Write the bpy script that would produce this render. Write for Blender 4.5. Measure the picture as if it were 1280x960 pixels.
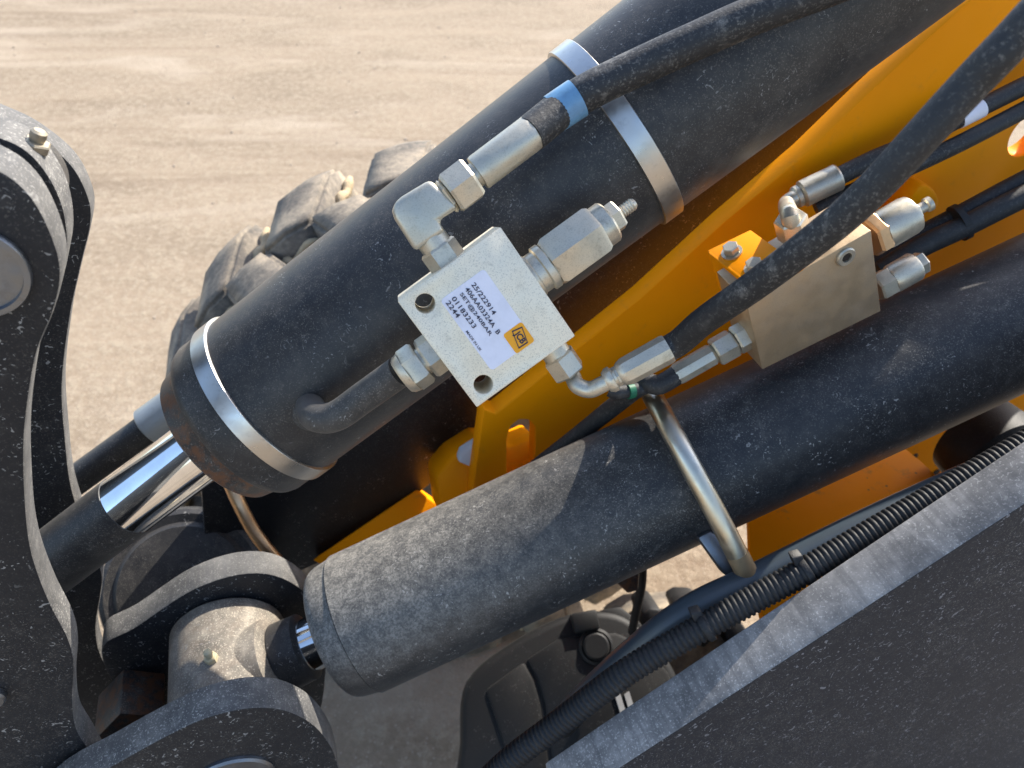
import bpy, bmesh, math, random
from mathutils import Vector as V, Matrix
import mathutils.geometry as mg
random.seed(7)
PI = math.pi
for o in list(bpy.data.objects): bpy.data.objects.remove(o)
S = bpy.context.scene
COL = S.collection

# ---------------------------------------------------------------- camera
F = 967.0; PITCH = math.radians(40); CAM = V((0, 0, 1.6))
RT = V((1, 0, 0)); FW = V((0, math.cos(PITCH), -math.sin(PITCH))); UP = V((0, math.sin(PITCH), math.cos(PITCH)))
cd = bpy.data.cameras.new('camera'); cam = bpy.data.objects.new('camera', cd); COL.objects.link(cam)
cam.location = CAM; cam.rotation_euler = (PI / 2 - PITCH, 0, 0)
cd.sensor_width = 36; cd.lens = F / 1280 * 36; cd.clip_start = 0.02; cd.clip_end = 400
cd.dof.use_dof = True; cd.dof.focus_distance = 0.56; cd.dof.aperture_fstop = 10.0
S.camera = cam
# ---------------------------------------------------------------- sky, sun, exposure
AZ = math.radians(17.5)                                   # machine frame: M along it, N square to it, Z up
M = V((math.cos(AZ), math.sin(AZ), 0)); N = V((math.sin(AZ), -math.cos(AZ), 0)); Z = V((0, 0, 1))
SUN = (M * math.cos(math.radians(45)) + Z * math.sin(math.radians(45)) - N * .46).normalized()      # direction towards the sun
el = math.asin(SUN.z); az = math.atan2(SUN.x, SUN.y)
w = bpy.data.worlds.new('World'); S.world = w; w.use_nodes = True
nt = w.node_tree; nt.nodes.clear()
sky = nt.nodes.new('ShaderNodeTexSky'); sky.sky_type = 'NISHITA'; sky.sun_disc = False
sky.sun_elevation = el; sky.sun_rotation = az; sky.air_density = 1.0; sky.dust_density = 1.5
bg = nt.nodes.new('ShaderNodeBackground'); bg.inputs[1].default_value = 0.15
wo = nt.nodes.new('ShaderNodeOutputWorld')
nt.links.new(sky.outputs[0], bg.inputs[0]); nt.links.new(bg.outputs[0], wo.inputs[0])
ld = bpy.data.lights.new('sun', 'SUN'); ld.energy = 4.0; ld.angle = math.radians(.55); ld.color = (1, .93, .82)
sun = bpy.data.objects.new('sun', ld); COL.objects.link(sun); sun.rotation_euler = SUN.to_track_quat('Z', 'Y').to_euler()
S.view_settings.view_transform = 'Standard'; S.view_settings.look = 'None'; S.view_settings.gamma = 1
S.view_settings.exposure = 1.28

# ---------------------------------------------------------------- machine frame: M along it, N square to it, Z up
def ray(x, y): return RT * ((x - 640) / F) + UP * ((480 - y) / F) + FW
def P(x, y, d): return CAM + ray(x, y) * d                # point seen at (x, y), d metres ahead
def W(x, y, wn): r = ray(x, y); return CAM + r * (wn / r.dot(N))   # on the upright plane wn metres across the machine
def H(x, y, z): r = ray(x, y); return CAM + r * ((z - CAM.z) / r.z)
def on_plane(x, y, p0, n): r = ray(x, y); return CAM + r * ((p0 - CAM).dot(n) / r.dot(n))
def axis_s(A, d, x, y):                                   # distance along axis A+d*s nearest to the view ray
    r = ray(x, y).normalized(); w0 = A - CAM; b = d.dot(r)
    return (b * r.dot(w0) - d.dot(w0)) / (1 - b * b)

# ---------------------------------------------------------------- objects
def tag(o, label, cat, group=None):
    o['label'] = label; o['category'] = cat
    if group: o['group'] = group
    return o
def thing(name, label, cat, loc, group=None):
    o = bpy.data.objects.new(name, None); COL.objects.link(o); o.location = loc; o.empty_display_size = .02
    return tag(o, label, cat, group)
def root_loc(p):
    l = V((0, 0, 0))
    while p: l += V(p.location); p = p.parent
    return l
def link(name, bm, mat, parent=None, sharp=35, origin=None):
    bmesh.ops.recalc_face_normals(bm, faces=bm.faces)
    for f in bm.faces: f.smooth = True
    for e in bm.edges:
        if len(e.link_faces) != 2 or e.calc_face_angle(0) > math.radians(sharp): e.smooth = False
    off = root_loc(parent) if parent else (origin if origin is not None else sum((v.co for v in bm.verts), V()) / len(bm.verts))
    for v in bm.verts: v.co -= off
    me = bpy.data.meshes.new(name); bm.to_mesh(me); bm.free()
    me.materials.append(mat)
    o = bpy.data.objects.new(name, me); COL.objects.link(o)
    if parent: o.parent = parent
    else: o.location = off
    return o
def frame(d):
    d = d.normalized(); a = V((0, 0, 1)) if abs(d.z) < .9 else V((1, 0, 0))
    u = d.cross(a).normalized(); return u, d.cross(u).normalized()
def lathe(bm, A, d, prof, seg=48, rot=0, alt=1.0, caps=True):
    """profile [(s, r)...] turned round the axis through A along d"""
    d = d.normalized(); u, v = frame(d); rings = []
    for s, r in prof:
        ring = []
        for k in range(seg):
            a = 2 * PI * k / seg + rot; rr = r * (alt if k % 2 else 1)
            ring.append(bm.verts.new(A + d * s + (u * math.cos(a) + v * math.sin(a)) * rr))
        rings.append(ring)
    for a, b in zip(rings, rings[1:]):
        for k in range(seg): bm.faces.new((a[k], a[(k + 1) % seg], b[(k + 1) % seg], b[k]))
    if caps:
        bm.faces.new(rings[0][::-1]); bm.faces.new(rings[-1])
    return bm
def hexa(bm, A, d, L, af, c=None, rot=0):                # hexagon nut of width af across flats
    r = af / math.sqrt(3); c = c or af * .07
    return lathe(bm, A, d, [(0, r * .9), (c, r), (L - c, r), (L, r * .9)], 6, rot)
def catmull(pts, n=8, closed=False):
    out = []; m = len(pts)
    for i in range(m if closed else m - 1):
        if closed: p0, p1, p2, p3 = (pts[(i + k - 1) % m] for k in range(4))
        else: p0 = pts[max(i - 1, 0)]; p1 = pts[i]; p2 = pts[i + 1]; p3 = pts[min(i + 2, m - 1)]
        for k in range(n):
            t = k / n
            out.append((p1 * 2 + (p2 - p0) * t + (p0 * 2 - p1 * 5 + p2 * 4 - p3) * t * t + (p1 * 3 - p0 - p2 * 3 + p3) * t ** 3) * .5)
    if not closed: out.append(pts[-1])
    return out
def resample(pts, step):
    out = [pts[0]]; acc = 0
    for a, b in zip(pts, pts[1:]):
        L = (b - a).length; s = step - acc
        while s <= L:
            out.append(a + (b - a) * (s / L)); s += step
        acc = L - (s - step)
    return out
def tube(bm, pts, r, seg=20, n=8, smooth=True, rfun=None, caps=True):
    pts = [V(p) for p in pts]
    path = catmull(pts, n) if smooth else pts
    u = None; rings = []
    for i, p in enumerate(path):
        t = (path[min(i + 1, len(path) - 1)] - path[max(i - 1, 0)]).normalized()
        if u is None: u, _ = frame(t)
        u = (u - t * u.dot(t)).normalized(); v = t.cross(u)
        rr = rfun(i, len(path)) if rfun else r
        rings.append([bm.verts.new(p + (u * math.cos(2 * PI * k / seg) + v * math.sin(2 * PI * k / seg)) * rr) for k in range(seg)])
    for a, b in zip(rings, rings[1:]):
        for k in range(seg): bm.faces.new((a[k], a[(k + 1) % seg], b[(k + 1) % seg], b[k]))
    if caps: bm.faces.new(rings[0][::-1]); bm.faces.new(rings[-1])
    return bm
def prism(bm, outline, back, holes=(), bev=.002, bseg=2):
    """solid with the given front outline(s), pushed back by the vector back"""
    loops = [list(outline)] + [list(h) for h in holes]; edges = []; fv = []
    for lp in loops:
        vs = [bm.verts.new(p) for p in lp]; fv.append(vs)
        edges += [bm.edges.new((vs[k], vs[(k + 1) % len(vs)])) for k in range(len(vs))]
    new = list(edges)
    if holes: bmesh.ops.triangle_fill(bm, edges=edges, use_beauty=True, normal=-back.normalized())
    else: bm.faces.new(fv[0])
    bv = []; be = []
    for vs in fv:
        b = [bm.verts.new(v.co + back) for v in vs]; bv.append(b)
        for k in range(len(vs)):
            j = (k + 1) % len(vs); bm.faces.new((vs[k], vs[j], b[j], b[k]))
        be += [bm.edges.get((b[k], b[(k + 1) % len(b)])) for k in range(len(b))]
    if holes: bmesh.ops.triangle_fill(bm, edges=be, use_beauty=True, normal=back.normalized())
    else: bm.faces.new(bv[0][::-1])
    bmesh.ops.recalc_face_normals(bm, faces=bm.faces)
    if bev:
        es = [e for e in set(edges + be) if e and e.is_valid and len(e.link_faces) == 2]
        sd = [e for e in bm.edges if len(e.link_faces) == 2 and e not in es and e.calc_face_angle(0) > .6]
        bmesh.ops.bevel(bm, geom=es + sd, offset=bev, segments=bseg, profile=.5, affect='EDGES', clamp_overlap=True)
    return bm
def plate_pts(pix, wn, thick=0, ref='front', n=0, closed=True):
    pts = [W(x, y, wn - (thick if ref == 'back' else 0)) + (N * thick if ref == 'back' else V()) for x, y in pix]
    return catmull(pts, n, closed) if n else pts
def plate(name, outline, wn, th, parent, mat=None, n=5, bev=.0022, holes=()):
    """flame-cut upright plate: painted faces, dusty cut edge"""
    bm = BM(); prism(bm, plate_pts(outline, wn, n=n), -N * th, holes, bev=bev); bm.normal_update()
    for f in bm.faces: f.material_index = 0 if abs(f.normal.dot(N)) > .8 else 1
    o = link(name, bm, mat or PAINT_S, parent); o.data.materials.append(EDGE); return o
def circle(c, u, v, r, k=28): return [c + (u * math.cos(2 * PI * i / k) + v * math.sin(2 * PI * i / k)) * r for i in range(k)]
BM = bmesh.new

# ---------------------------------------------------------------- materials
class Mat:
    def __init__(s, name):
        s.m = bpy.data.materials.new(name); s.m.use_nodes = True; s.t = s.m.node_tree; s.n = s.t.nodes; s.n.clear()
        s.b = s.n.new('ShaderNodeBsdfPrincipled'); o = s.n.new('ShaderNodeOutputMaterial'); s.l(s.b.outputs[0], o.inputs[0])
        tc = s.n.new('ShaderNodeTexCoord'); oi = s.n.new('ShaderNodeObjectInfo')
        ad = s.n.new('ShaderNodeVectorMath'); ad.operation = 'ADD'
        sc = s.n.new('ShaderNodeVectorMath'); sc.operation = 'SCALE'; sc.inputs['Scale'].default_value = 3.7
        cmb = s.n.new('ShaderNodeCombineXYZ')
        for k in range(3): s.l(oi.outputs['Random'], cmb.inputs[k])
        s.l(cmb.outputs[0], sc.inputs[0]); s.l(tc.outputs['Object'], ad.inputs[0]); s.l(sc.outputs[0], ad.inputs[1])
        s.co = ad.outputs[0]
    def l(s, a, b): s.t.links.new(a, b)
    def map(s, scale, rot=(0, 0, 0)):
        m = s.n.new('ShaderNodeMapping'); m.inputs['Scale'].default_value = scale; m.inputs['Rotation'].default_value = rot
        s.l(s.co, m.inputs[0]); return m.outputs[0]
    def noise(s, scale, detail=4, rough=.55, co=None, dist=0):
        n = s.n.new('ShaderNodeTexNoise'); n.inputs['Scale'].default_value = scale; n.inputs['Detail'].default_value = detail
        n.inputs['Roughness'].default_value = rough; n.inputs['Distortion'].default_value = dist
        s.l(co or s.co, n.inputs['Vector']); return n.outputs['Fac']
    def vor(s, scale, feature='F1', co=None):
        n = s.n.new('ShaderNodeTexVoronoi'); n.feature = feature; n.inputs['Scale'].default_value = scale
        s.l(co or s.co, n.inputs['Vector']); return n.outputs['Distance']
    def ramp(s, f, a, b, lo=0., hi=1.):
        r = s.n.new('ShaderNodeMapRange'); r.interpolation_type = 'SMOOTHSTEP'
        for k, v in zip(('From Min', 'From Max', 'To Min', 'To Max'), (a, b, lo, hi)): r.inputs[k].default_value = v
        s.l(f, r.inputs['Value']); return r.outputs[0]
    def math(s, op, a, b):
        n = s.n.new('ShaderNodeMath'); n.operation = op; n.use_clamp = op in ('ADD',)
        for k, x in enumerate((a, b)):
            if isinstance(x, (int, float)): n.inputs[k].default_value = x
            else: s.l(x, n.inputs[k])
        return n.outputs[0]
    def mix(s, f, a, b):
        n = s.n.new('ShaderNodeMix'); n.data_type = 'RGBA'
        if isinstance(f, (int, float)): n.inputs[0].default_value = f
        else: s.l(f, n.inputs[0])
        for k, x in ((6, a), (7, b)):
            if isinstance(x, tuple): n.inputs[k].default_value = (*x, 1)
            else: s.l(x, n.inputs[k])
        return n.outputs[2]
    def base(s, c):
        if isinstance(c, tuple): s.b.inputs['Base Color'].default_value = (*c, 1)
        else: s.l(c, s.b.inputs['Base Color'])
    def set(s, **k):
        for a, v in k.items():
            i = s.b.inputs[a.replace('_', ' ')]
            if isinstance(v, (int, float)): i.default_value = v
            else: s.l(v, i)
    def bump(s, f, dist, strength=1.):
        n = s.n.new('ShaderNodeBump'); n.inputs['Distance'].default_value = dist; n.inputs['Strength'].default_value = strength
        s.l(f, n.inputs['Height']); s.l(n.outputs[0], s.b.inputs['Normal'])
def black_paint(name, dust=.5, base=(.0055, .0075, .0115), rough=.42, sc=1., dustcol=(.30, .27, .23), rust=0., scr=1., film=.1, grade=0, dense=0., fleck=(.24, .235, .225), drag=False):
    m = Mat(name); film0 = film
    big = m.ramp(m.noise(9 * sc, 5, .6), .36, .68)
    fine = m.ramp(m.noise(800 * sc, 2, .6), .56, .68)
    mid = m.ramp(m.noise(120 * sc, 4, .65), .48, .72)
    film = m.math('MULTIPLY', m.math('ADD', m.math('MULTIPLY', fine, .9), m.math('MULTIPLY', mid, .22)), m.math('MULTIPLY', m.math('ADD', m.math('MULTIPLY', big, .75), .25), dust))
    if grade:                                                    # ragged dirt, thickest at one end; shade of the underside put into its colour
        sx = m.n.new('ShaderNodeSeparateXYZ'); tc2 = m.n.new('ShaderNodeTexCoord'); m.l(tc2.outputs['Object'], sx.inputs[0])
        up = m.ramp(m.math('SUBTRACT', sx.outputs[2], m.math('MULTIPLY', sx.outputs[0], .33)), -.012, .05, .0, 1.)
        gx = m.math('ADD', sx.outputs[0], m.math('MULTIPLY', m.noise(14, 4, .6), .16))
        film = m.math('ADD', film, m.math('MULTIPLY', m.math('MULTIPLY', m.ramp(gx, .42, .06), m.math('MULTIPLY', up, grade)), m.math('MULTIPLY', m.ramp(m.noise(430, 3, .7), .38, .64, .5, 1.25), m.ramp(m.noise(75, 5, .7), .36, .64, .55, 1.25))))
    film = m.math('ADD', film, m.ramp(m.noise(30 * sc, 5, .65), .2, .8, .45 * film0, 1.5 * film0)); c = m.mix(film, base, dustcol)
    if drag:                                                     # torch drag lines across the cut edge
        cx = m.n.new('ShaderNodeCombineXYZ')
        for k, (ax, sc_) in enumerate(((M, 170.), (N, 9.), (Z, 170.))):
            d = m.n.new('ShaderNodeVectorMath'); d.operation = 'DOT_PRODUCT'; d.inputs[1].default_value = ax * sc_
            m.l(m.co, d.inputs[0]); m.l(d.outputs['Value'], cx.inputs[k])
        c = m.mix(m.ramp(m.noise(1., 3, .6, cx.outputs[0]), .42, .68, 0, .36), c, (.07, .07, .075))
    # pale chips and curled scratches
    s1 = m.ramp(m.noise(190 * sc, 1.5, .5, dist=2.2), .655, .70)
    s2 = m.ramp(m.vor(70 * sc), .075, .03)
    keep = m.ramp(m.noise(26 * sc, 3), .46 - dense, .64 - dense * .5)
    mk = m.math('MULTIPLY', m.math('ADD', m.math('MULTIPLY', s1, .8), m.math('MULTIPLY', s2, .5)), m.math('MULTIPLY', keep, scr))
    c = m.mix(mk, c, fleck)
    if rust: c = m.mix(m.math('MULTIPLY', m.ramp(m.noise(70, 5, .7), .42, .62), rust), c, (.13, .055, .025))
    m.base(c); m.set(Roughness=m.ramp(film, 0, .6, rough, .85), Specular_IOR_Level=.36)
    m.b.inputs['Sheen Weight'].default_value = .05; m.b.inputs['Sheen Roughness'].default_value = .45; m.b.inputs['Sheen Tint'].default_value = (.9, .88, .84, 1)
    m.bump(m.noise(420 * sc, 3), .0003, .45)
    return m.m
def metal(name, col, rough, bump=.0002, tint=None, bsc=500, met=1., dirt=.25, grain=0., dirtcol=(.12, .10, .08)):
    m = Mat(name)
    t = m.ramp(m.noise(28, 4), .35, .7)
    c = m.mix(t, col, tint or tuple(x * .86 for x in col))
    d = m.math('MULTIPLY', m.ramp(m.noise(90, 6, .72), .52, .74), dirt)
    c = m.mix(d, c, dirtcol)
    if grain: c = m.mix(m.math('MULTIPLY', m.ramp(m.noise(1100, 2, .6), .50, .70), grain), c, tuple(x * .45 for x in col))
    m.base(c)
    r = m.ramp(m.noise(60, 4, .6), .3, .7, rough * .8, rough * 1.25)
    m.set(Metallic=met, Roughness=r)
    if bump: m.bump(m.noise(bsc, 3), bump, .4)
    return m.m
PAINT = black_paint('dusty_black_paint', .38, film=.085)
PAINT_D = black_paint('dusty_shaded_lower_paint', .42, sc=.9, dustcol=(.38, .355, .315), film=.05, grade=.42, scr=1.0, fleck=(.36, .345, .32))
PAINT_S = black_paint('black_cut_plate_paint', .30, scr=1.5, sc=.8, rough=.55, film=.015, dense=.10)
PAINT_R = black_paint('rusty_black_paint', .5, rust=.9, film=.1)
PAINT_E = black_paint('grey_dusty_eye', .95, sc=.8, dustcol=(.40, .355, .29), rough=.6, rust=.12, film=.45)
CAST = black_paint('rough_near_paint', .45, sc=.75, scr=1.7, rough=.65, film=.012, dense=.30, fleck=(.17, .17, .18), base=(.006, .009, .016))
PAINT_P = black_paint('crusty_pipe_paint', .6, film=.16, scr=1.5)
ARM = black_paint('dark_arm_paint', .22, film=0, scr=1.2)
PAINT_H = black_paint('housing_plastic', .04, film=.0, scr=.3, base=(.0022, .0024, .003), rough=.6)
EDGE_N = black_paint('dusty_near_edge', .95, sc=.7, scr=1.4, rough=.7, dustcol=(.46, .44, .42), film=.50, drag=True)
EDGE = black_paint('dusty_cut_edge', .9, sc=.8, scr=1.0, rough=.65, dustcol=(.36, .345, .32), film=.28, drag=True)
ZINC = metal('zinc_plate', (.60, .54, .43), .40, tint=(.48, .455, .375), dirt=.45, met=.72, grain=.35)
ZINCB = metal('zinc_block', (.82, .735, .575), .52, tint=(.75, .69, .545), dirt=.24, met=.3, grain=.55, bsc=900, bump=.00015)
TIP = metal('tan_worn_tip', (.50, .36, .21), .42, dirt=.3, met=.6)
BOLT = metal('dull_bolt', (.36, .31, .23), .5, dirt=.5, met=.6)
ZINCY = metal('yellow_zinc_bar', (.60, .54, .42), .36, tint=(.58, .55, .47), dirt=.2)
ALU = metal('warm_block', (.44, .315, .19), .48, tint=(.40, .30, .20), dirt=.14, met=.55, grain=.2)
CHROME = metal('chrome', (.86, .87, .88), .07, bump=0, dirt=.1, dirtcol=(.3, .27, .24))
BAND = metal('steel_band', (.56, .55, .53), .34, dirt=.3, bump=.0001, bsc=200)
PINM = metal('pin_steel', (.22, .235, .26), .45, dirt=.35)
COPPER = metal('copper_line', (.58, .38, .22), .4, dirt=.3)
GREYS = metal('grey_sleeve', (.30, .33, .34), .4, dirt=.25, met=.3)
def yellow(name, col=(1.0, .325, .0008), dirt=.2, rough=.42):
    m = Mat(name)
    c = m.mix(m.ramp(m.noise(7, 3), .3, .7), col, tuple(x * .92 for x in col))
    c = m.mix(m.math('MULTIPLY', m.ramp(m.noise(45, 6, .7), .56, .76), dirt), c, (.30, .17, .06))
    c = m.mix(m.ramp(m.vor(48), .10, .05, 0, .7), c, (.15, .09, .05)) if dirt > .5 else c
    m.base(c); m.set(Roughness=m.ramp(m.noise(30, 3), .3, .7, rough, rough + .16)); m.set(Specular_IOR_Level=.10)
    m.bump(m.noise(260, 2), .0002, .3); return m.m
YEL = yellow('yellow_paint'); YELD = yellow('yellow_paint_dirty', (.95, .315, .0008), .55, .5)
def rubber(name, dust=.3, base=(.016, .0165, .018), sc=1.):
    m = Mat(name)
    f = m.ramp(m.noise(420 * sc, 3, .7), .5, .74); g = m.ramp(m.noise(16, 4), .35, .7)
    k = m.ramp(m.noise(60 * sc, 5, .7), .54, .72)
    c = m.mix(m.math('MULTIPLY', m.math('ADD', m.math('MULTIPLY', f, .6), m.math('MULTIPLY', k, .5)), m.math('MULTIPLY', m.math('ADD', g, .3), dust)), base, (.28, .26, .23))
    m.base(c); m.set(Roughness=.58, Specular_IOR_Level=.45)
    m.bump(m.noise(750 * sc, 3), .0005, .5); return m.m
HOSE = rubber('hose_rubber', .85); HOSE2 = rubber('thin_hose_rubber', .5)
PLASTIC = rubber('black_plastic', .16, (.008, .0085, .010))
def plain(name, col, rough=.5, spec=.4, nz=0.):
    m = Mat(name); m.base(m.mix(m.ramp(m.noise(60, 5, .7), .4, .75, 0, nz), col, tuple(x * .55 for x in col)))
    m.set(Roughness=rough, Specular_IOR_Level=spec); return m.m
STICK = plain('pale_sticker', (.74, .73, .80), .45, nz=.25); INK = plain('print_ink', (.03, .028, .05), .6)
ORANGE = plain('logo_orange', (.85, .36, .01), .45); BLUE = plain('blue_tape', (.12, .26, .42), .3, .6, .9)
GREEN = plain('green_ring', (.01, .12, .06), .5); WHITE = plain('white_tag', (.6, .6, .6), .5)
TAG = plain('faded_tag', (.32, .32, .32), .6, nz=.5)
SKYHOSE = plain('sky_tinted_hose', (.05, .065, .08), .3, .5, .2); GREASE = plain('grease_cap', (.55, .47, .30), .45, nz=.4)  # hose is black; sky reflection put into its base colour
DARKHOLE = plain('hole_dark', (.02, .014, .01), .7)
def tyre_mat():
    m = Mat('muddy_tyre_rubber')
    g = m.ramp(m.noise(11, 5, .65), .42, .70); f = m.ramp(m.noise(120, 5, .7), .35, .72)
    c = m.mix(m.math('ADD', m.math('MULTIPLY', g, .75), m.math('MULTIPLY', f, .35)), (.095, .083, .070), (.33, .27, .195))
    m.base(c); m.set(Roughness=.8); m.bump(m.noise(90, 5, .7), .004, .5); return m.m
TYRE = tyre_mat()
def mud_mat():
    m = Mat('dry_mud'); m.base(m.mix(m.noise(60, 4), (.34, .25, .15), (.58, .46, .29))); m.set(Roughness=.9); m.bump(m.noise(140, 4), .003, .7); return m.m
MUD = mud_mat()
def ground_mat():
    m = Mat('dusty_yard_ground')
    a = m.noise(1.1, 6, .6, m.map((.6, 1.5, 1), (0, 0, .3)), 1.2); b = m.noise(34, 5, .75); c3 = m.noise(150, 4, .7)
    st = m.ramp(m.noise(1.7, 5, .62, m.map((.28, 2.6, 1), (0, 0, -.15)), .6), .52, .72)
    c = m.mix(m.ramp(a, .32, .70), (.20, .154, .108), (.29, .225, .16))
    c = m.mix(m.ramp(b, .40, .68), c, (.32, .262, .19))
    c = m.mix(m.ramp(c3, .56, .72, 0, .55), c, (.13, .105, .08))
    c = m.mix(m.ramp(m.vor(75), .28, .12, 0, .45), c, (.42, .36, .29))
    c = m.mix(m.ramp(m.noise(.75, 4, .6, m.map((.7, 1.6, 1), (0, 0, -.5)), 1.), .50, .66, 0, .5), c, (.40, .335, .26))
    c = m.mix(m.math('MULTIPLY', st, .42), c, (.15, .105, .072))
    m.base(c); m.set(Roughness=.92, Specular_IOR_Level=.2)
    m.bump(m.math('ADD', m.math('MULTIPLY', b, .6), m.math('MULTIPLY', c3, .4)), .012, .8); return m.m
GROUND = ground_mat()

# ================================================================ ground
bm = BM(); g = 90
bmesh.ops.create_grid(bm, x_segments=40, y_segments=40, size=150)
gr = link('ground', bm, GROUND, origin=V((0, 0, 0))); gr['kind'] = 'structure'

bm = BM(); rg = random.Random(3)
for i in range(700):
    x = rg.uniform(-5, 4); y = rg.uniform(.6, 9); r = rg.choice((.003, .003, .004, .005, .008)) * rg.uniform(.7, 1.3)
    mt = Matrix.Translation((x, y, r * .25)) @ Matrix.Rotation(rg.uniform(0, 6), 4, 'Z') @ Matrix.Diagonal((r * rg.uniform(.8, 1.5), r, r * .6, 1))
    bmesh.ops.create_icosphere(bm, subdivisions=1, radius=1, matrix=mt)
GRIT = plain('grit', (.33, .27, .21), .9, nz=.7)
gv = link('gravel', bm, GRIT, origin=V((0, 0, 0))); gv['kind'] = 'stuff'

# ================================================================ far tyre
def tyre(label, R, wn, mc, width, nl, lug_h, group=None):
    c = V((CAM.x, CAM.y, 0)) + M * mc + N * (wn - width / 2) + Z * R
    t = thing('tractor_tyre', label, 'tyre', c, group); t.rotation_euler = (0, 0, AZ)      # local y is the axle
    hw = width / 2; r0 = R - lug_h
    bm = BM()
    lathe(bm, V(), V((0, 1, 0)), [(-hw * .8, R * .55), (-hw * 1.0, R * .66), (-hw * 1.04, r0 * .86), (-hw * .93, r0 * .97), (-hw * .5, r0), (hw * .5, r0), (hw * .93, r0 * .97), (hw * 1.04, r0 * .86), (hw, R * .66), (hw * .8, R * .55)], 96)
    for v in bm.verts: v.co *= 1
    ca = bpy.data.meshes.new('carcass')
    for f in bm.faces: f.smooth = True
    bm.to_mesh(ca); bm.free(); ca.materials.append(TYRE)
    o = bpy.data.objects.new('carcass', ca); COL.objects.link(o); o.parent = t
    def cyl(phi, y, r): return V((r * math.sin(phi), y, r * math.cos(phi)))
    step = 2 * PI / nl; meshes = {}
    for side in (-1, 1):
        bm = BM(); rows = []
        K = 4
        for k in range(K + 1):
            f = k / K; y = side * (-.02 * width + f * hw * 1.02) if True else 0
            ph0 = -.40 * step + f * step * .30; wd = step * (.60 + .06 * f)
            fall = 0 if k < K else lug_h * .25
            pts = []
            for q, (dp, rr) in enumerate(((-.05, r0 - .02), (.03, R - fall), (wd / step * .5, R + .004 - fall), (wd / step - .03, R - fall), (wd / step + .06, r0 - .02))):
                pts.append(bm.verts.new(cyl(ph0 + dp * step, y, rr)))
            rows.append(pts)
        for a, b in zip(rows, rows[1:]):
            for q in range(4): bm.faces.new((a[q], a[q + 1], b[q + 1], b[q]))
        bm.faces.new(rows[0]); bm.faces.new(rows[-1][::-1])
        bmesh.ops.recalc_face_normals(bm, faces=bm.faces)
        es = [e for e in bm.edges if len(e.link_faces) == 2 and e.calc_face_angle(0) > .5]
        bmesh.ops.bevel(bm, geom=es, offset=.007, segments=2, affect='EDGES', clamp_overlap=True)
        bmesh.ops.subdivide_edges(bm, edges=bm.edges[:], cuts=1, use_grid_fill=True)
        for v in bm.verts: v.co += V((random.uniform(-1, 1), random.uniform(-1, 1), random.uniform(-1, 1))) * .0007
        for f in bm.faces: f.smooth = True
        me = bpy.data.meshes.new('tread_block'); bm.to_mesh(me); bm.free(); me.materials.append(TYRE)
        # dried mud packed along the foot of the block
        bm = BM(); pts = []
        for k in range(9):
            f = k / 8; y = side * (-.035 * width + f * hw * .95)
            pts.append(cyl(-.40 * step + f * step * .30 + step * (.62 + .06 * f) + random.uniform(-.012, .012) * step, y, r0 + .020 + random.uniform(0, .008)))
        pts = [cyl(-.40 * step + q * step * .15, side * -.045 * width, r0 + .010 + .008 * q) for q in range(0, 4)] + pts
        tube(bm, pts, .008, 8, 4, rfun=lambda i, n: .0065 + .0025 * math.sin(i * .55) * math.sin(i * .21 + 1) + random.uniform(0, .0012))
        for f in bm.faces: f.smooth = True
        mm = bpy.data.meshes.new('mud_ridge'); bm.to_mesh(mm); bm.free(); mm.materials.append(MUD)
        meshes[side] = (me, mm)
    for i in range(nl):
        for side in (-1, 1):
            me, mm = meshes[side]
            b = bpy.data.objects.new('tread_block', me); COL.objects.link(b); b.parent = t
            b.rotation_euler = (0, (i + (.5 if side > 0 else 0)) * step, 0)
            d = bpy.data.objects.new('mud_ridge', mm); COL.objects.link(d); d.parent = b
    return t
tyre('big tractor tyre with muddy chevron tread behind the upper hydraulic cylinder', .55, -.92, .25, .31, 20, .06)

# ================================================================ dark arm plate behind the upper cylinder
arm = thing('loader_arm', 'dark black loader arm plate half hidden behind the upper hydraulic cylinder', 'loader arm', W(520, 640, -.72))
bm = BM(); prism(bm, plate_pts([(250, 600), (258, 700), (330, 735), (430, 690), (545, 600), (640, 500), (760, 420), (1200, 40), (1330, -70), (1290, -140), (850, 150), (420, 420)], -.70), -N * .03, bev=.003)
link('arm_plate', bm, ARM, arm)

# ================================================================ yellow frame
YW = -.60
yf = thing('frame_plate', 'yellow painted steel frame plate with slot and round hole behind the hoses', 'frame plate', W(700, 560, YW))
slot = [W(x, y, YW) for x, y in [(634, 596), (634, 548), (639, 533), (649, 525), (660, 525), (669, 533), (669, 552), (668, 586), (655, 592)]]
hole = circle(W(1287, 168, YW), M, Z, .0245)
hole2 = circle(W(1180, 330, YW), M, Z, .002, 6)
bm = BM(); prism(bm, plate_pts([(1290, -85), (1180, 0), (1140, 37), (1065, 107), (990, 180), (890, 265), (790, 357), (612, 500)], YW, .024, 'back') +
                 plate_pts([(605, 512), (587, 640), (700, 640), (1000, 520), (1400, 380), (1480, 0)], YW), -N * .024, [slot, hole], bev=.0025)
link('plate', bm, YEL, yf)
bm = BM(); prism(bm, plate_pts([(1118, 300), (1142, 243), (1160, 232), (1174, 246), (1172, 262), (1150, 310)], YW + .03, n=3), -N * .03, bev=.004)
link('lug', bm, YEL, yf)
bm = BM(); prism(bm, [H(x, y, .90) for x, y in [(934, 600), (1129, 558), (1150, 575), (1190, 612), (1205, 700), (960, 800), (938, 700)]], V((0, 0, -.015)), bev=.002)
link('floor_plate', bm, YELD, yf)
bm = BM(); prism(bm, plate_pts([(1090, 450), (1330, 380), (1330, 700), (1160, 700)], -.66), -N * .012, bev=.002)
bk = link('rear_plate', bm, YELD, yf)
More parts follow.
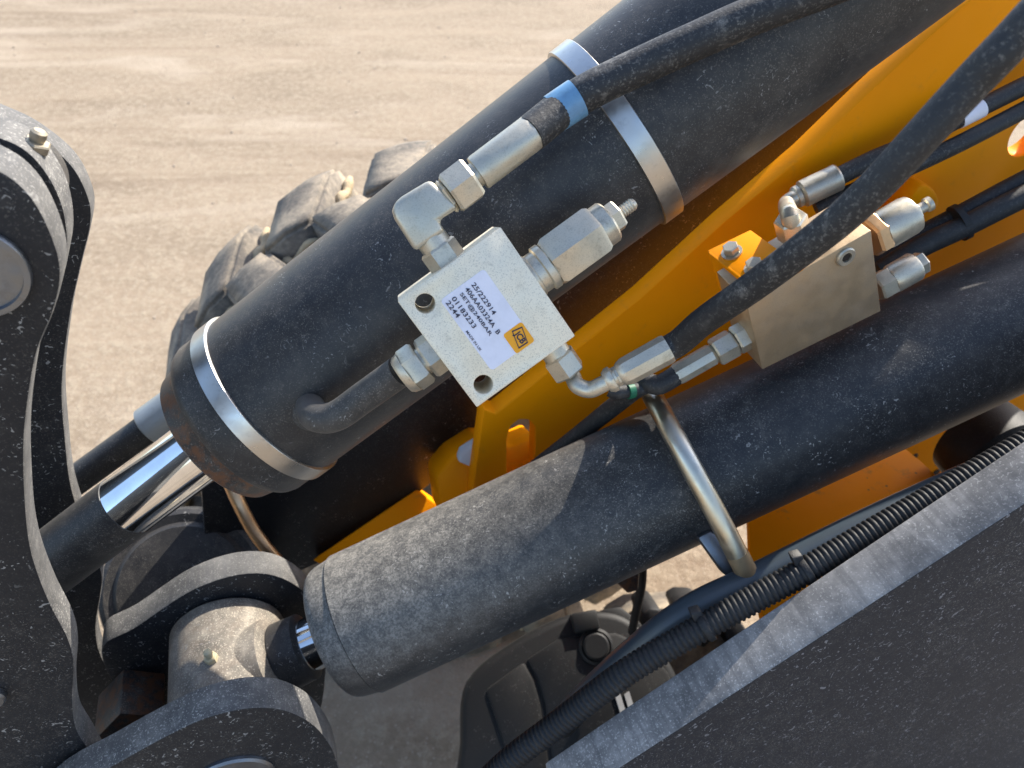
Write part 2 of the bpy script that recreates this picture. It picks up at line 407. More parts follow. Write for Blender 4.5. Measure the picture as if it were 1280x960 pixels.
for x, y, r in ((1191, 546, .0065), (1143, 570, .006), (1170, 590, .007)):
    bm = BM(); lathe(bm, W(x, y, -.66) - N * .004, N, [(0, r), (.0052, r), (.006, r * .9)], 18)
    link('hole_disc', bm, DARKHOLE, bk)  # dark discs painted in for the open holes of the plate
yc = thing('yellow_casting', 'bright yellow casting with a white corner below the slotted plate', 'casting', W(575, 600, -.66))
bm = BM(); prism(bm, [P(x, y, .93) for x, y in [(545, 596), (566, 570), (598, 548), (640, 560), (672, 545), (672, 640), (552, 650)]], (N * -.06 - Z * .03), bev=.006)
link('body', bm, YEL, yc)
bm = BM(); prism(bm, [P(x, y, .915) for x, y in [(576, 566), (598, 552), (602, 572), (596, 588), (572, 578)]], -N * .012, bev=.003)
link('white_corner', bm, WHITE, yc)  # separate white piece set on the casting's corner
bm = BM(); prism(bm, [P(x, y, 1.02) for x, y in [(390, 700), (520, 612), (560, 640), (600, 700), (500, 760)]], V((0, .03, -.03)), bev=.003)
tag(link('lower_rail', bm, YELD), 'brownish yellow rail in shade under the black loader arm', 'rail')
# dark rounded thing at the right edge
rb = thing('rubber_buffer', 'dark rounded rubber buffer at the right edge above the grey plate', 'buffer', P(1240, 550, .93))
bm = BM(); lathe(bm, P(1240, 565, .93) + N * .02, -N, [(0, .048), (.006, .056), (.03, .058), (.05, .056), (.055, .045)], 36)
link('body', bm, PLASTIC, rb)

# ================================================================ upper hydraulic cylinder
UA = P(343, 492, .665); UB = P(900, 70, .60); UD = (UB - UA).normalized()
us = lambda x, y: axis_s(UA, UD, x, y)
uc = thing('hydraulic_cylinder', 'dusty black upper hydraulic cylinder with two bright steel bands and chrome rod', 'hydraulic cylinder', UA)
Ru = .0775
b1a, b1b, b2a, b2b = us(327, 501), us(344, 488), us(753, 170), us(775, 153)
bm = BM(); lathe(bm, UA, UD, [(b1b - .004, Ru), (b2a + .01, Ru), (b2b, Ru), (us(1290, -225), Ru)], 96)
bar = link('barrel', bm, PAINT, uc)
for s0, s1 in ((b1a, b1b), (b2a, b2b)):
    bm = BM(); lathe(bm, UA, UD, [(s0, Ru - .002), (s0, Ru + .0022), (s0 + .0005, Ru + .0028), (s1 - .0005, Ru + .0028), (s1, Ru + .0022), (s1, Ru - .002)], 128)
    link('steel_band', bm, BAND, bar, 50)
c0, c1 = us(297, 525), us(274, 543)
bm = BM(); lathe(bm, UA, UD, [(c0 + .0005, Ru * .95), (c0 + .003, Ru * .98), (c0 + .008, Ru), (b1a + .002, Ru)], 96); link('end_cap', bm, PAINT, uc)
bm = BM(); lathe(bm, UA, UD, [(c1 - .001, Ru * .38), (c1 - .001, Ru * .80), (c1 + .002, Ru * .85), (c0, Ru * .905), (c0 + .003, Ru * .93)], 96); link('gland_ring', bm, PAINT_R, uc)
rc = us(158, 630); Rr = .0292
bm = BM(); lathe(bm, UA, UD, [(rc, Rr), (c1 + .01, Rr)], 72); rod = link('rod', bm, CHROME, uc)
bm = BM(); lathe(bm, UA, UD, [(us(-90, 820), Rr + .0006), (rc, Rr + .0006), (rc + .0004, Rr)], 72); link('painted_end', bm, PAINT, rod)
# port pipe
bm = BM(); PZ = .575
tube(bm, [UA + UD * us(395, 470) + (P(392, 512, .60) - (UA + UD * us(395, 470))) * .8, P(388, 510, .588), P(396, 521, .565), P(420, 520, .556), P(455, 496, .547), P(500, 464, .532)], .0112, 24, 8)
pp = link('port_pipe', bm, PAINT_P, uc)
bm = BM(); lathe(bm, P(392, 507, .600), (P(388, 506, .57) - P(392, 508, .60)), [(0, .020), (.004, .0185), (.008, .0145)], 28); link('weld_collar', bm, PAINT_P, pp)

# twin rod seen behind it
tw = thing('hydraulic_rod', 'thin dark rod with grey sleeve running behind the chrome rod', 'hydraulic rod', P(180, 545, .80))
A2 = P(212, 515, .80); D2 = (P(120, 582, .80) - A2).normalized()
bm = BM(); lathe(bm, A2 - D2 * .06, D2, [(0, .0215), (.086, .0215), (.088, .019)], 40); link('sleeve', bm, GREYS, tw)
bm = BM(); lathe(bm, A2, D2, [(.0, .0155), (.40, .0155)], 32); link('rod', bm, PAINT, tw)

# ================================================================ lower hydraulic cylinder, rod eye
LA = P(438, 782, .77); LB = P(1200, 427, .77); LD = (LB - LA).normalized()
ls = lambda x, y: axis_s(LA, LD, x, y)
lc = thing('hydraulic_cylinder', 'dusty black lower hydraulic cylinder carrying the bent steel bar', 'hydraulic cylinder', LA)
Rl = .0712; m0 = ls(447, 778)
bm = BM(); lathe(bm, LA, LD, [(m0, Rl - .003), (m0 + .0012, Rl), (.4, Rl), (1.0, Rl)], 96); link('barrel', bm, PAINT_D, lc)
k0 = ls(421, 790)
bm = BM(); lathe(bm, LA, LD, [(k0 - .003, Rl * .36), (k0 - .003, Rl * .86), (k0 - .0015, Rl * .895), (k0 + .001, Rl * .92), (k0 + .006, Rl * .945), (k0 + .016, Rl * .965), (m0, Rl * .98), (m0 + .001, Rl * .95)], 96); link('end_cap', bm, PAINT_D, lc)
n0 = ls(361, 818); n1 = ls(386, 806)
bm = BM(); lathe(bm, LA, LD, [(n0 - .03, .0265), (n1 - .001, .0265), (k0 + .01, .0265)], 64); lrod = link('rod', bm, CHROME, lc)
bm = BM(); lathe(bm, LA, LD, [(n0 - .008, .030), (n0 - .006, .0345), (n1 - .003, .0335), (n1, .029)], 64); link('wiper_ring', bm, PAINT, lc)
ex = W(292, 972, -.365); EA = ex - N * ((-.365) - (-.459))          # eye centre
EC = EA
bm = BM(); lathe(bm, EC - N * .062, N, [(0, .053), (.003, .056), (.121, .056), (.124, .053)], 72)
lathe(bm, EC + LD * .03, LD, [(0, .046), (.022, .044), ((LA + LD * n0 - EC).dot(LD) - .037, .034)], 48)
eye = link('rod_eye', bm, PAINT_E, lc)
gp = P(252, 806, .70); gn = (gp - EC) - N * (gp - EC).dot(N); gn.normalize(); gp = EC + N * .006 + gn * 0
gp = EC + N * (gp - EC).dot(N) + gn * .0555
bm = BM(); hexa(bm, gp - gn * .001, gn, .007, .011); lathe(bm, gp, gn, [(.006, .0035), (.010, .003), (.011, .0042), (.014, .0036), (.0155, .002)], 14); link('grease_nipple', bm, GREASE, eye)

# ================================================================ clevis
cv = thing('clevis', 'dusty black steel clevis holding the lower rod eye', 'clevis', EC)
fr = [(-60, 1120), (45, 1000), (130, 948), (215, 902), (262, 884), (310, 876), (352, 882), (388, 905), (410, 945), (412, 1000), (380, 1060), (300, 1100), (100, 1180)]
fr = [(x + 12, y + 9) for x, y in fr]
plate('side_plate', fr, -.365, .030, cv)
rr = [(118, 800), (160, 775), (232, 728), (300, 708), (352, 718), (388, 755), (398, 820), (380, 900), (300, 930), (210, 905), (150, 870), (128, 840)]
rr = [(x + 10, y + 9) for x, y in rr]
plate('side_plate', rr, -.523, .030, cv)
bm = BM(); lathe(bm, EC - N * .10, N, [(0, .036), (.1965, .036), (.1985, .034)], 56); link('pin', bm, PINM, cv)
bm = BM(); prism(bm, [W(x, y, -.47) for x, y in [(118, 925), (150, 892), (205, 896), (200, 960), (110, 990)]], -N * .05, bev=.002); link('web', bm, PAINT_R, cv)

# ================================================================ link with its plates (left)
lk = thing('tipping_link', 'big black steel link plates with pin bosses filling the left edge', 'link', W(20, 560, -.43))
fo = [(-160, 240), (-60, 200), (0, 214), (42, 250), (70, 308), (76, 350), (66, 392), (48, 436), (38, 485), (31, 545), (31, 605), (36, 670), (46, 712), (64, 757), (86, 800), (93, 832), (91, 872), (96, 912), (118, 950), (140, 1010), (60, 1100), (-160, 1100), (-260, 700)]
fp = plate('front_plate', fo, -.40, .028, lk)
PC = W(-34, 338, -.40)
bm = BM(); lathe(bm, PC + N * .0005, N, [(0, .0262), (.003, .0262), (.004, .0255), (.004, .0225), (.0015, .022), (.0015, .001)], 48); link('pin_cap', bm, PINM, fp)
bm = BM(); lathe(bm, W(-12, 868, -.40) + N * .0005, N, [(0, .011), (.005, .011), (.0065, .0095)], 40); link('pin_cap', bm, PINM, fp)
mo = [(-170, 190), (-70, 160), (0, 172), (42, 196), (72, 240), (84, 285), (82, 330), (60, 400), (0, 440), (-120, 430)]
plate('boss_ring', mo, -.462, .030, lk)
ro = [(-170, 120), (-70, 120), (-5, 146), (42, 168), (88, 205), (110, 245), (114, 278), (102, 330), (88, 395), (78, 480), (82, 550), (90, 612), (112, 680), (128, 722), (120, 784), (127, 822), (146, 855), (150, 920), (60, 1000), (-160, 1000), (-260, 600)]
plate('rear_plate', ro, -.592, .026, lk)
bm = BM(); lathe(bm, W(-34, 338, -.40) - N * .02, -N, [(0, .030), (.10, .030)], 56); link('hub', bm, PAINT, lk)
bp = W(44, 183, -.477)
bn = (Z * .8 + M * .5).normalized()
bm = BM(); hexa(bm, bp - bn * .002, bn, .0055, .0135); lathe(bm, bp, bn, [(.003, .0036), (.0065, .0044), (.009, .0042), (.0102, .0028)], 18); link('grease_bolt', bm, BOLT, lk)

# ---- round cap and brown line behind the clevis
hc = thing('round_cap', 'round black cap in shade behind the clevis', 'cap', P(230, 720, .96))
bm = BM(); cc = P(228, 735, .94); ca = (Z * .8 + N * .6).normalized()
lathe(bm, cc - ca * .08, ca, [(0, .100), (.065, .100), (.075, .096), (.078, .090), (.076, .080), (.082, .074), (.084, .03)], 64); link('body', bm, PAINT, hc)
bm = BM(); tube(bm, [P(282, 590, .86), P(297, 625, .86), P(316, 662, .87), P(340, 694, .88), P(360, 716, .9)], .0078, 16)
tag(link('brake_line', bm, COPPER), 'copper brown metal line curving below the cylinder cap', 'pipe')

# ================================================================ valve block with sticker
TL = P(497, 377, .49); e2 = (P(625, 284, .49) - TL).normalized(); t1 = P(598, 508, .512) - TL
L2 = .0805; e1 = (t1 - e2 * t1.dot(e2)); L1 = e1.length; e1.normalize(); en = e1.cross(e2)
if en.dot(FW) > 0: en = -en
def BP(a, b, c=0): return TL + e1 * (a * L1) + e2 * (b * L2) - en * c
vb = thing('valve_block', 'silver zinc valve block with white printed sticker on upper cylinder', 'valve block', BP(.5, .5, .02))
h = [circle(BP(.13, .165), e1, e2, .0064, 24), circle(BP(.885, .155), e1, e2, .0064, 24)]
bm = BM(); prism(bm, [BP(0, 0), BP(0, 1), BP(1, 1), BP(1, 0)], -en * .040, h, bev=.0008); link('body', bm, ZINCB, vb)
# sticker, print, logo
def rrect(a0, a1, b0, b1, c, r=.0025, k=5):
    out = []
    for (ca, cb, st) in ((a1 * L1 - r, b1 * L2 - r, 0), (a0 * L1 + r, b1 * L2 - r, 90), (a0 * L1 + r, b0 * L2 + r, 180), (a1 * L1 - r, b0 * L2 + r, 270)):
        for i in range(k + 1):
            t = math.radians(st + 90 * i / k); out.append(TL + e1 * (ca + r * math.cos(t)) + e2 * (cb + r * math.sin(t)) - en * c)
    return out
bm = BM(); prism(bm, rrect(.175, .835, .275, .705, -.0004), -en * .0004, bev=0); stk = link('sticker', bm, STICK, vb)
bm = BM(); prism(bm, rrect(.660, .842, .520, .706, -.0006, .0018), -en * .0003, bev=0); lg = link('logo', bm, ORANGE, stk)
def text_obj(name, s, a, b, wd, ht, parent, mat, bold=0., c=-.0009, da=None, db=None):
    """flat lettering starting at block place (a, b), wd metres long, ht metres tall"""
    cu = bpy.data.curves.new('t', 'FONT'); cu.body = s; cu.offset = bold; cu.resolution_u = 3
    ob = bpy.data.objects.new('t', cu); COL.objects.link(ob)
    bpy.context.view_layer.update()
    me0 = bpy.data.meshes.new_from_object(ob.evaluated_get(bpy.context.evaluated_depsgraph_get()))
    bpy.data.objects.remove(ob)
    xs = [v.co.x for v in me0.vertices]; ys = [v.co.y for v in me0.vertices]
    x0, x1, y0, y1 = min(xs), max(xs), min(ys), max(ys)
    bm = BM(); bm.from_mesh(me0)
    da = da or e1; db = db or e2; o = BP(a, b, c)
    for v in bm.verts:
        v.co = o + da * ((v.co.x - x0) / (x1 - x0) * wd) + db * (((v.co.y - y0) / (y1 - y0) - .5) * ht)
    bpy.data.meshes.remove(me0)
    return link(name, bm, mat, parent)
ht = .0032
for s, a0, a1, b in (('25/222914', .215, .495, .566), ('406AA03324A  B', .213, .635, .503), ('SET@240BAR', .222, .61, .440), ('01183233', .212, .49, .374), ('2244', .212, .355, .318)):
    text_obj('lettering', s, a0, b, (a1 - a0) * L1, ht, stk, INK, .012)
text_obj('lettering', 'MADE IN UK', .475, .302, .185 * L1, .0017, stk, INK, .01)
# emblem: slanted four-sided outline with letters
def lp(p, q): return (.751 + (p - .5) * .15, .613 + (q - .5) * .155)
oq = [lp(.02, .62), (lp(.22, .98)), lp(1.0, .62), lp(.86, .10)]
oq = [lp(0., .40), lp(.12, .98), lp(.98, .74), lp(.95, .16)]
def inset(qs, f):
    ca = sum(x for x, _ in qs) / 4; cb = sum(y for _, y in qs) / 4
    return [(ca + (x - ca) * f, cb + (y - cb) * f) for x, y in qs]
bm = BM(); prism(bm, [BP(x, y, -.0009) for x, y in oq], -en * .0002, [[BP(x, y, -.0009) for x, y in inset(oq, .86)]], bev=0); link('emblem_outline', bm, INK, lg)
text_obj('emblem_letters', 'JCB', .751 - .048, .613 + .004, .100 * L1, .0058, lg, INK, .03)
# fittings: helper along block directions
def bfit(px, c=.019):
    p = P(px[0], px[1], .5); return on_plane(px[0], px[1], BP(.5, .5, c), en)
# top elbow
p0 = bfit((566, 336)); d0 = -e1
bm = BM(); hexa(bm, p0, d0, .018, .0225, rot=.3); lathe(bm, p0, d0, [(.016, .0105), (.026, .0105)], 28); ft = link('adapter_nut', bm, ZINC, vb)
pl = BP(.5, .5, .008)
bm = BM(); prism(bm, [on_plane(x, y, pl, en) for x, y in [(519, 315), (493, 274), (490, 264), (493, 253), (503, 245), (538, 224), (556, 241), (574, 260), (548, 276), (557, 289)]], -en * .021, bev=.0035, bseg=3); link('elbow', bm, ZINC, vb)
bm = BM(); A = bfit((560, 245)); B = bfit((690, 147)); dh = (B - A).normalized(); sp = (B - A).length / 164 * 1
hexa(bm, A - dh * .002, dh, .003, .021); hexa(bm, A + dh * .0015, dh, .019, .0265, rot=.4); link('swivel_nut', bm, ZINC, vb)
bm = BM(); lathe(bm, A + dh * .020, dh, [(0, .0085), (.004, .0085), (.004, .0118), (.006, .0122), (.047, .0122), (.049, .0112)], 20, alt=.955); link('ferrule', bm, ZINC, vb)
# hose from elbow
H1A = A + dh * .066
hz = thing('hydraulic_hose', 'thick dusty hose with blue tape above the valve block', 'hose', H1A)
bm = BM(); pth = [H1A, P(706, 133, .508), P(740, 112, .507), P(800, 83, .505), P(870, 51, .50), P(945, 18, .495), P(1040, -18, .49), P(1200, -80, .47), P(1520, -200, .46), P(1800, -260, .50)]
tube(bm, pth, .0121, 28, 10); link('rubber_sleeve', bm, HOSE, hz)
bm = BM(); tA = P(692, 142.5, .508); tB = P(722, 122.5, .507); lathe(bm, tA, tB - tA, [(0, .0122), (0, .0128), ((tB - tA).length, .0129), ((tB - tA).length, .0122)], 30); link('blue_tape', bm, BLUE, hz)
# cartridge on the right side
A = bfit((660, 350)); dc = e2
bm = BM(); lathe(bm, A - dc * .002, dc, [(0, .0155), (.007, .0155), (.008, .0145), (.0135, .0145), (.0145, .0165), (.019, .0165), (.020, .0155)], 40); ct = link('cartridge_neck', bm, ZINC, vb)
bm = BM(); hexa(bm, A + dc * .018, dc, .040, .0335, .003, rot=.30); link('cartridge_hexagon', bm, ZINC, vb)
bm = BM(); lathe(bm, A + dc * .057, dc, [(0, .0150), (.009, .0150), (.0105, .0138)], 40); link('cartridge_cap', bm, ZINC, vb)
bm = BM(); hexa(bm, A + dc * .067, dc, .0085, .0190, rot=.2); link('lock_nut', bm, ZINC, vb)
bm = BM(); lathe(bm, A + dc * .074, dc, [(0, .0043)] + [(.001 + .001 * i, .0046 if i % 2 else .0040) for i in range(13)] + [(.0145, .003)], 20); link('threaded_stud', bm, ZINC, vb)
# left tube fitting
A = bfit((553, 434)); dl = -e2
bm = BM(); lathe(bm, A, dl, [(-.002, .012), (.003, .012)], 28); hexa(bm, A + dl * .002, dl, .0125, .0260, rot=.35); lathe(bm, A + dl * .013, dl, [(0, .0098), (.006, .0098)], 24); link('tube_adapter', bm, ZINC, vb)
bm = BM(); hexa(bm, A + dl * .0165, dl, .0125, .0275, .002, rot=.1); lathe(bm, A + dl * .028, dl, [(0, .0150), (.004, .0140), (.006, .0122)], 24); link('tube_nut', bm, ZINC, vb)
# lower right elbow fitting
A = bfit((690, 434)); dd = e1
bm = BM(); lathe(bm, A - dd * .002, dd, [(0, .0098), (.010, .0098)], 24); hexa(bm, A + dd * .0065, dd, .0165, .0210, rot=.5); link('swivel_nut', bm, ZINC, vb)
A5 = A + dd * .022
bm = BM(); tube(bm, [A5 - dd * .004, A5 + dd * .004, P(722, 482, .532), P(737, 487, .530), P(752, 481, .526), P(772, 470, .522)], .0058, 20, 8); link('bent_tube', bm, ZINC, vb)
FA = P(757, 478, .526); FB = P(832, 437, .520); df = (FB - FA).normalized()
bm = BM(); lathe(bm, FA, df, [(0, .0072), (.003, .0092), (.006, .0092), (.007, .0072), (.010, .0072), (.012, .0088), (.016, .0100), (.046, .0104), (.048, .0098)], 18, alt=.95); link('ferrule', bm, ZINC, vb)
h2 = thing('hydraulic_hose', 'long dusty hose crossing diagonally in front of yellow plate', 'hose', FB)
bm = BM(); tube(bm, [FB - df * .006, FB + df * .01, P(880, 401, .495), P(940, 359, .458), P(1000, 314, .428), P(1055, 270, .405), P(1100, 227, .388), P(1150, 173, .372), P(1210, 108, .358), P(1260, 56, .345), P(1340, -25, .335), P(1500, -160, .36), P(1750, -300, .45)], .0091, 28, 10); link('rubber_sleeve', bm, HOSE, h2)

# ================================================================ second valve block
w2 = -.45
q = [W(x, y, w2) for x, y in [(933, 378), (1089, 288), (1101, 389), (953, 462)]]
f2 = (q[1] - q[0]).normalized(); f1 = (q[3] - q[0]); f1 = (f1 - f2 * f1.dot(f2)).normalized()
v2 = thing('valve_block', 'warm grey valve block with yellow bracket on lower cylinder', 'valve block', (q[0] + q[2]) / 2)
bm = BM(); prism(bm, q, -N * .05, bev=.0008); link('body', bm, ALU, v2)
A = W(1056, 320, w2) ; bm = BM(); lathe(bm, A - N * .001, N, [(0, .0085), (.003, .0085), (.0042, .0075), (.0042, .0045), (.001, .0042), (.001, .0005)], 32); link('socket_plug', bm, ZINC, v2)
bm = BM(); lathe(bm, A + N * .001, N, [(0, .004), (.0012, .004)], 6); link('socket', bm, DARKHOLE, v2)
tp = q[0] - f1 * .0035; tn = -f1
tq = [on_plane(x, y, tp, tn) for x, y in [(884, 313), (938, 287), (1004, 334), (962, 358), (925, 347)]]
br = BM(); prism(br, tq, f1 * .0035, bev=.001); bracket = link('bracket', br, YEL, v2)
ll = on_plane(886, 315, tp, tn); lr = on_plane(925, 347, tp, tn)
br = BM(); prism(br, [ll - f2 * .001, lr - f2 * .001, lr + f1 * .05 - f2 * .001, ll + f1 * .06 - f2 * .001], f2 * .0035, bev=.001); link('bracket_leg', br, YEL, v2)
for x, y in ((915, 316), (944, 336)):
    p = on_plane(x, y, tp, tn); bm = BM(); lathe(bm, p, tn, [(0, .0092), (.0016, .0092)], 28); hexa(bm, p + tn * .0014, tn, .007, .0125); link('bolt', bm, ZINC, bracket)
A = on_plane(1088, 297, q[0] - N * .026, N); 
bm = BM(); hexa(bm, A - f2 * .001, f2, .012, .034, rot=.2); link('cartridge_hexagon', bm, COPPER, v2)
bm = BM(); lathe(bm, A + f2 * .010, f2, [(0, .0165), (.003, .0175), (.026, .0175), (.030, .0165), (.031, .010)], 40); link('cartridge', bm, ZINC, v2)
bm = BM(); hexa(bm, A + f2 * .038, f2, .007, .017); lathe(bm, A + f2 * .044, f2, [(0, .0048), (.009, .0048), (.010, .0065), (.014, .0065), (.015, .004)], 20); link('adjuster', bm, ZINC, v2)
A = on_plane(1096, 360, q[0] - N * .022, N)
bm = BM(); hexa(bm, A - f2 * .001, f2, .016, .024, rot=.3); link('port_nut', bm, ZINC, v2)
bm = BM(); lathe(bm, A + f2 * .014, f2, [(0, .0125), (.003, .0138), (.024, .0138), (.026, .0125)], 32); hexa(bm, A + f2 * .038, f2, .010, .019, rot=.5); link('port_cap', bm, ZINC, v2)
A = on_plane(941, 414, q[0] - N * .022, N)
bm = BM(); hexa(bm, A + f2 * .002, -f2, .020, .0235, rot=.2); link('port_adapter', bm, ZINC, v2)
bm = BM(); hexa(bm, A - f2 * .019, -f2, .020, .0235, rot=.5); link('swivel_nut', bm, ZINC, v2)
F3 = A - f2 * .039; F3e = A - f2 * .080
bm = BM(); lathe(bm, F3, -f2, [(0, .008), (.003, .0104), (.037, .0104), (.040, .0095)], 18, alt=.95); link('ferrule', bm, ZINC, v2)
h3 = thing('hydraulic_hose', 'dark hose leaving the lower left ferrule along the cylinder top', 'hose', F3e)
bm = BM(); tube(bm, [F3e + f2 * .004, F3e - f2 * .016, P(803, 481, .71), P(766, 509, .76), P(716, 549, .81), P(650, 600, .86)], .0092, 22, 8); link('rubber_sleeve', bm, HOSE2, h3)
h4 = thing('capped_hose', 'short black hose end with green ring behind the big ferrule', 'hose', P(780, 488, .68))
bm = BM(); tube(bm, [P(762, 487, .70), P(772, 490, .70), P(800, 486, .705), P(840, 472, .72)], .0066, 18, 6); link('rubber_sleeve', bm, HOSE2, h4)
bm = BM(); lathe(bm, P(784, 489.5, .70), P(800, 486, .705) - P(784, 489.5, .70), [(0, .0072), (.006, .0072)], 24); link('green_ring', bm, GREEN, h4)
# upper elbow and thin hoses by the yellow plate
A = on_plane(990, 283, q[0] - N * .035, N) 
bm = BM(); hexa(bm, A - tn * .012, tn, .022, .0235, rot=.4); link('elbow_nut', bm, ZINC, v2)
eA = P(996, 246, .74); eB = P(1044, 223, .735); de = (eB - eA).normalized()
bm = BM(); tube(bm, [A, A + tn * .014, P(983, 255, .735), P(990, 249, .737), eA + de * .004], .0075, 18, 8); link('elbow_tube', bm, ZINC, v2)
bm = BM(); lathe(bm, eA, de, [(-.004, .008), (-.001, .011), (.003, .011), (.0035, .0095), (.006, .0135), (.040, .0135), (.042, .012)], 20, alt=.96); link('ferrule', bm, ZINC, v2)
h5 = thing('hydraulic_hose', 'thin upper hose on yellow plate ending in small silver elbow', 'hose', eB)
bm = BM(); tube(bm, [eB - de * .004, P(1090, 200, .735), P(1135, 181, .735), P(1195, 150, .73), P(1279, 108, .73), P(1400, 50, .72), P(1700, -90, .72), P(2000, -160, .76)], .0088, 20, 8); link('rubber_sleeve', bm, HOSE2, h5)
bm = BM(); p = P(1212, 142, .73); dq = (P(1230, 133, .73) - p).normalized(); lathe(bm, p - dq * .012, dq, [(0, .0089), (0, .0092), (.024, .0092), (.024, .0089)], 24); link('worn_sleeve', bm, STICK, h5)
h6 = thing('hydraulic_hose', 'thin lower hose on yellow plate passing behind the diagonal hose', 'hose', P(1140, 206, .73))
bm = BM(); tube(bm, [P(1020, 262, .75), P(1080, 233, .74), P(1143, 206, .735), P(1206, 176, .73), P(1279, 138, .73), P(1400, 75, .72), P(1700, -60, .72), P(2000, -130, .76)], .0082, 20, 8); link('rubber_sleeve', bm, HOSE2, h6)
h7 = thing('hydraulic_hose', 'upper hose of the tied pair right of the second valve block', 'hose', P(1180, 275, .74), 'tied hose pair')
bm = BM(); tube(bm, [P(1090, 335, .79), P(1140, 300, .775), P(1200, 268, .76), P(1279, 226, .75), P(1400, 165, .74), P(1700, 20, .74), P(2000, -80, .77)], .0095, 22, 8); link('rubber_sleeve', bm, HOSE2, h7)
h8 = thing('hydraulic_hose', 'lower thicker hose of the tied pair right of the second valve block', 'hose', P(1180, 295, .73), 'tied hose pair')
bm = BM(); tube(bm, [P(1100, 340, .765), P(1150, 309, .755), P(1205, 283, .745), P(1279, 246, .735), P(1400, 190, .725), P(1700, 45, .725), P(2000, -55, .76)], .0108, 22, 8); link('rubber_sleeve', bm, HOSE2, h8)
tag_o = BM(); p = P(1196, 280, .752); dq = (P(1240, 258, .745) - p).normalized(); lathe(tag_o, p, dq, [(0, .0155), (0, .0185), (.006, .0185), (.006, .0155)], 28)
ti = link('cable_tie', tag_o, PLASTIC); tag(ti, 'black cable tie round the hose pair near the yellow lug', 'cable tie')

# ================================================================ bent bar round the lower cylinder
rbx = thing('retaining_bar', 'bent zinc steel bar lying across the lower cylinder', 'bar', P(870, 600, .68))
bm = BM(); tube(bm, [P(796, 455, .765), P(802, 468, .758), P(814, 492, .735), P(833, 527, .70), P(858, 573, .682), P(889, 630, .679), P(917, 684, .688), P(932, 713, .694), P(938, 726, .698)], .0098, 26, 8,
            rfun=lambda i, n: .0098 * (1 if i < n - 4 else (.97, .86, .62, .25)[i - n + 4])); link('bar', bm, ZINCY, rbx)
bm = BM(); tube(bm, [P(921, 691.5, .6895), P(932, 713, .694), P(938, 726, .698)], .0101, 26, 8, rfun=lambda i, n: .0101 * (1 if i < n - 4 else (.97, .87, .64, .27)[i - n + 4])); link('worn_tip', bm, TIP, rbx)
bm = BM(); prism(bm, [P(x, y, .712) for x, y in [(872, 672), (888, 664), (918, 682), (935, 715), (925, 731), (905, 718)]], FW * .02, bev=.003); link('end_lug', bm, PINM, rbx)

# ================================================================ housing, second tyre, cable below
ah = thing('axle_housing', 'black moulded housing with round boss under the lower cylinder', 'housing', P(720, 880, 1.12))
hn = (UP * .35 - FW * .9).normalized(); hp = P(720, 850, 1.10)
def hx(pts): return [on_plane(x, y, hp, hn) for x, y in pts]
bm = BM(); prism(bm, hx([(606, 862), (655, 826), (668, 850), (676, 880), (694, 1010), (650, 1010), (632, 940)]), -hn * .2, bev=.006); link('side_panel', bm, PAINT_H, ah)
bm = BM(); prism(bm, hx([(657, 824), (700, 796), (770, 790), (806, 806), (836, 840), (860, 900), (860, 1010), (697, 1010), (680, 880), (671, 850)]), -hn * .2, bev=.006); link('cover_panel', bm, PAINT_H, ah)
bm = BM(); prism(bm, catmull([p - hn * .004 for p in hx([(582, 852), (640, 802), (710, 768), (772, 766), (818, 800), (850, 850), (870, 930), (860, 1010), (700, 1015), (578, 1010), (574, 930)])], 5, True), -hn * .22, bev=.012, bseg=3); link('shell', bm, PAINT_H, ah)
bm = BM(); prism(bm, [p + hn * .01 for p in hx([(712, 768), (745, 762), (750, 786), (718, 792)])], -hn * .12, bev=.004); link('lug', bm, PAINT_H, ah)
bm = BM(); prism(bm, [p - hn * .01 for p in hx([(750, 762), (776, 757), (800, 775), (816, 798), (800, 806), (752, 790)])], -hn * .12, bev=.004); link('lug', bm, PAINT_H, ah)
A = on_plane(745, 808, hp, hn); bm = BM(); lathe(bm, A - hn * .002, hn, [(0, .026), (.004, .025), (.006, .0215), (.003, .0205), (.003, .0195), (.008, .0185), (.010, .016)], 40); link('round_boss', bm, PAINT_H, ah)
bm = BM(); A = P(745, 930, 1.33); lathe(bm, A, N, [(0, .12), (.3, .12), (.55, .09), (1.0, .09)], 40); link('shade_tube', bm, PAINT_H, ah)  # unseen tube, added to shade the ground beside the housing
for x in (768, 780):
    bm = BM(); prism(bm, [p + hn * .003 for p in hx([(x, 868), (x + 6, 864), (x + 13, 886), (x + 7, 891)])], -hn * .003, bev=0); link('white_tag', bm, TAG, ah)
tb = thing('tread_tyre', 'dark tyre with chunky tread lugs behind the black housing', 'tyre', P(850, 800, 1.25))
bm = BM(); prism(bm, [P(x, y, 1.27) for x, y in [(770, 800), (800, 782), (860, 778), (930, 800), (960, 860), (900, 1000), (780, 1000)]], FW * .2, bev=.01); link('carcass', bm, TYRE, tb)
for pts in ([(802, 768), (812, 760), (826, 762), (842, 796), (830, 812), (808, 800)], [(848, 764), (860, 757), (884, 758), (902, 790), (880, 812), (858, 790)], [(905, 775), (925, 775), (950, 812), (930, 826), (908, 805)]):
    bm = BM(); prism(bm, [P(x, y, 1.235) for x, y in pts], FW * .12, bev=.006); link('tread_block', bm, PLASTIC, tb)
bm = BM(); tube(bm, [P(803, 700, .95), P(802, 730, .98), P(796, 760, 1.03), P(790, 790, 1.08)], .0058, 14); tag(link('breather_hose', bm, PLASTIC), 'thin black vertical hose seen below the lower cylinder against ground', 'hose')
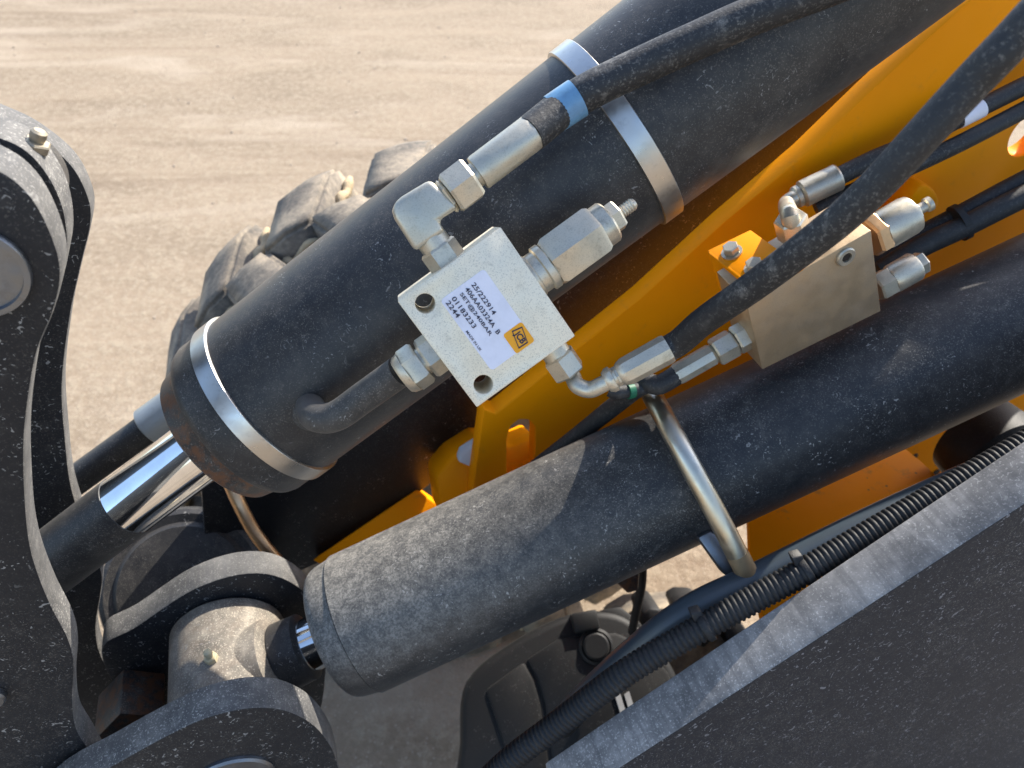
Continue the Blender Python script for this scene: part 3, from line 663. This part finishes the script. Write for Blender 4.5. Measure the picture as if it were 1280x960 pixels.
bm = BM(); prism(bm, [P(x, y, .93) for x, y in [(755, 715), (800, 700), (798, 738), (785, 742), (770, 728)]], FW * .015, bev=.002); tag(link('small_bracket', bm, PAINT_R), 'small shaded grey bracket hanging under the lower cylinder', 'bracket')

# ================================================================ near plate, conduit, smooth hose
npx = [(700, 1010), (775, 960), (990, 820), (1235, 660), (1720, 345), (1900, 700), (1300, 1300), (800, 1300)]
npl = thing('near_arm_plate', 'thick grey black steel plate in the near lower right corner', 'steel plate', W(1100, 900, -.25))
plate('plate', npx, -.25, .040, npl, CAST, 0).data.materials[1] = EDGE_N
bm = BM(); lathe(bm, W(922, 972, -.25) - N * .001, N, [(0, .012), (.004, .012), (.009, .009), (.011, .005)], 30); link('bolt_head', bm, PINM, npl)
cn = thing('wire_conduit', 'black corrugated wire conduit running along the near plate edge', 'conduit', W(900, 775, -.30))
cpx = [(600, 985, -.305), (640, 948, -.305), (700, 903, -.305), (780, 842, -.305), (850, 800, -.305), (900, 772, -.305), (1000, 717, -.305), (1100, 660, -.307), (1200, 603, -.309), (1300, 545, -.31), (1550, 400, -.31)]
path = resample(catmull([W(*c) for c in cpx], 24), .00095)
bm = BM(); tube(bm, path, .0115, 20, smooth=False, rfun=lambda i, n: .0118 if i % 5 in (0, 1, 2) else .0105); link('corrugated_sleeve', bm, PLASTIC, cn, 60)
for (x, y, x2, y2) in ((878, 785, 888, 779), (1003, 716, 1014, 710)):
    a = W(x, y, -.305); b = W(x2, y2, -.305); bm = BM(); lathe(bm, a, b - a, [(0, .0118), (0, .0135), (.006, .0135), (.006, .0118)], 28)
    up_ = (N * -.5 + Z * .9 - M * .3).normalized(); c0_ = a + up_ * .011
    prism(bm, [c0_ + M * s * .005 + N * t * .004 for s, t in ((-1, -1), (1, -1), (1, 1), (-1, 1))], up_ * .009, bev=.001)
    tag(link('cable_tie', bm, PLASTIC), 'left black cable tie gripping the corrugated conduit' if x < 900 else 'right black cable tie gripping the corrugated conduit', 'cable tie')
bm = BM(); tube(bm, [W(700, 905, -.345), W(780, 828, -.34), W(860, 766, -.335), W(950, 722, -.335), W(1080, 658, -.335), W(1180, 612, -.335), W(1320, 550, -.335), W(1600, 415, -.335)], .0145, 24, 10)
tag(link('smooth_hose', bm, SKYHOSE), 'smooth black hose with painted sky reflection lying behind the corrugated conduit', 'hose')
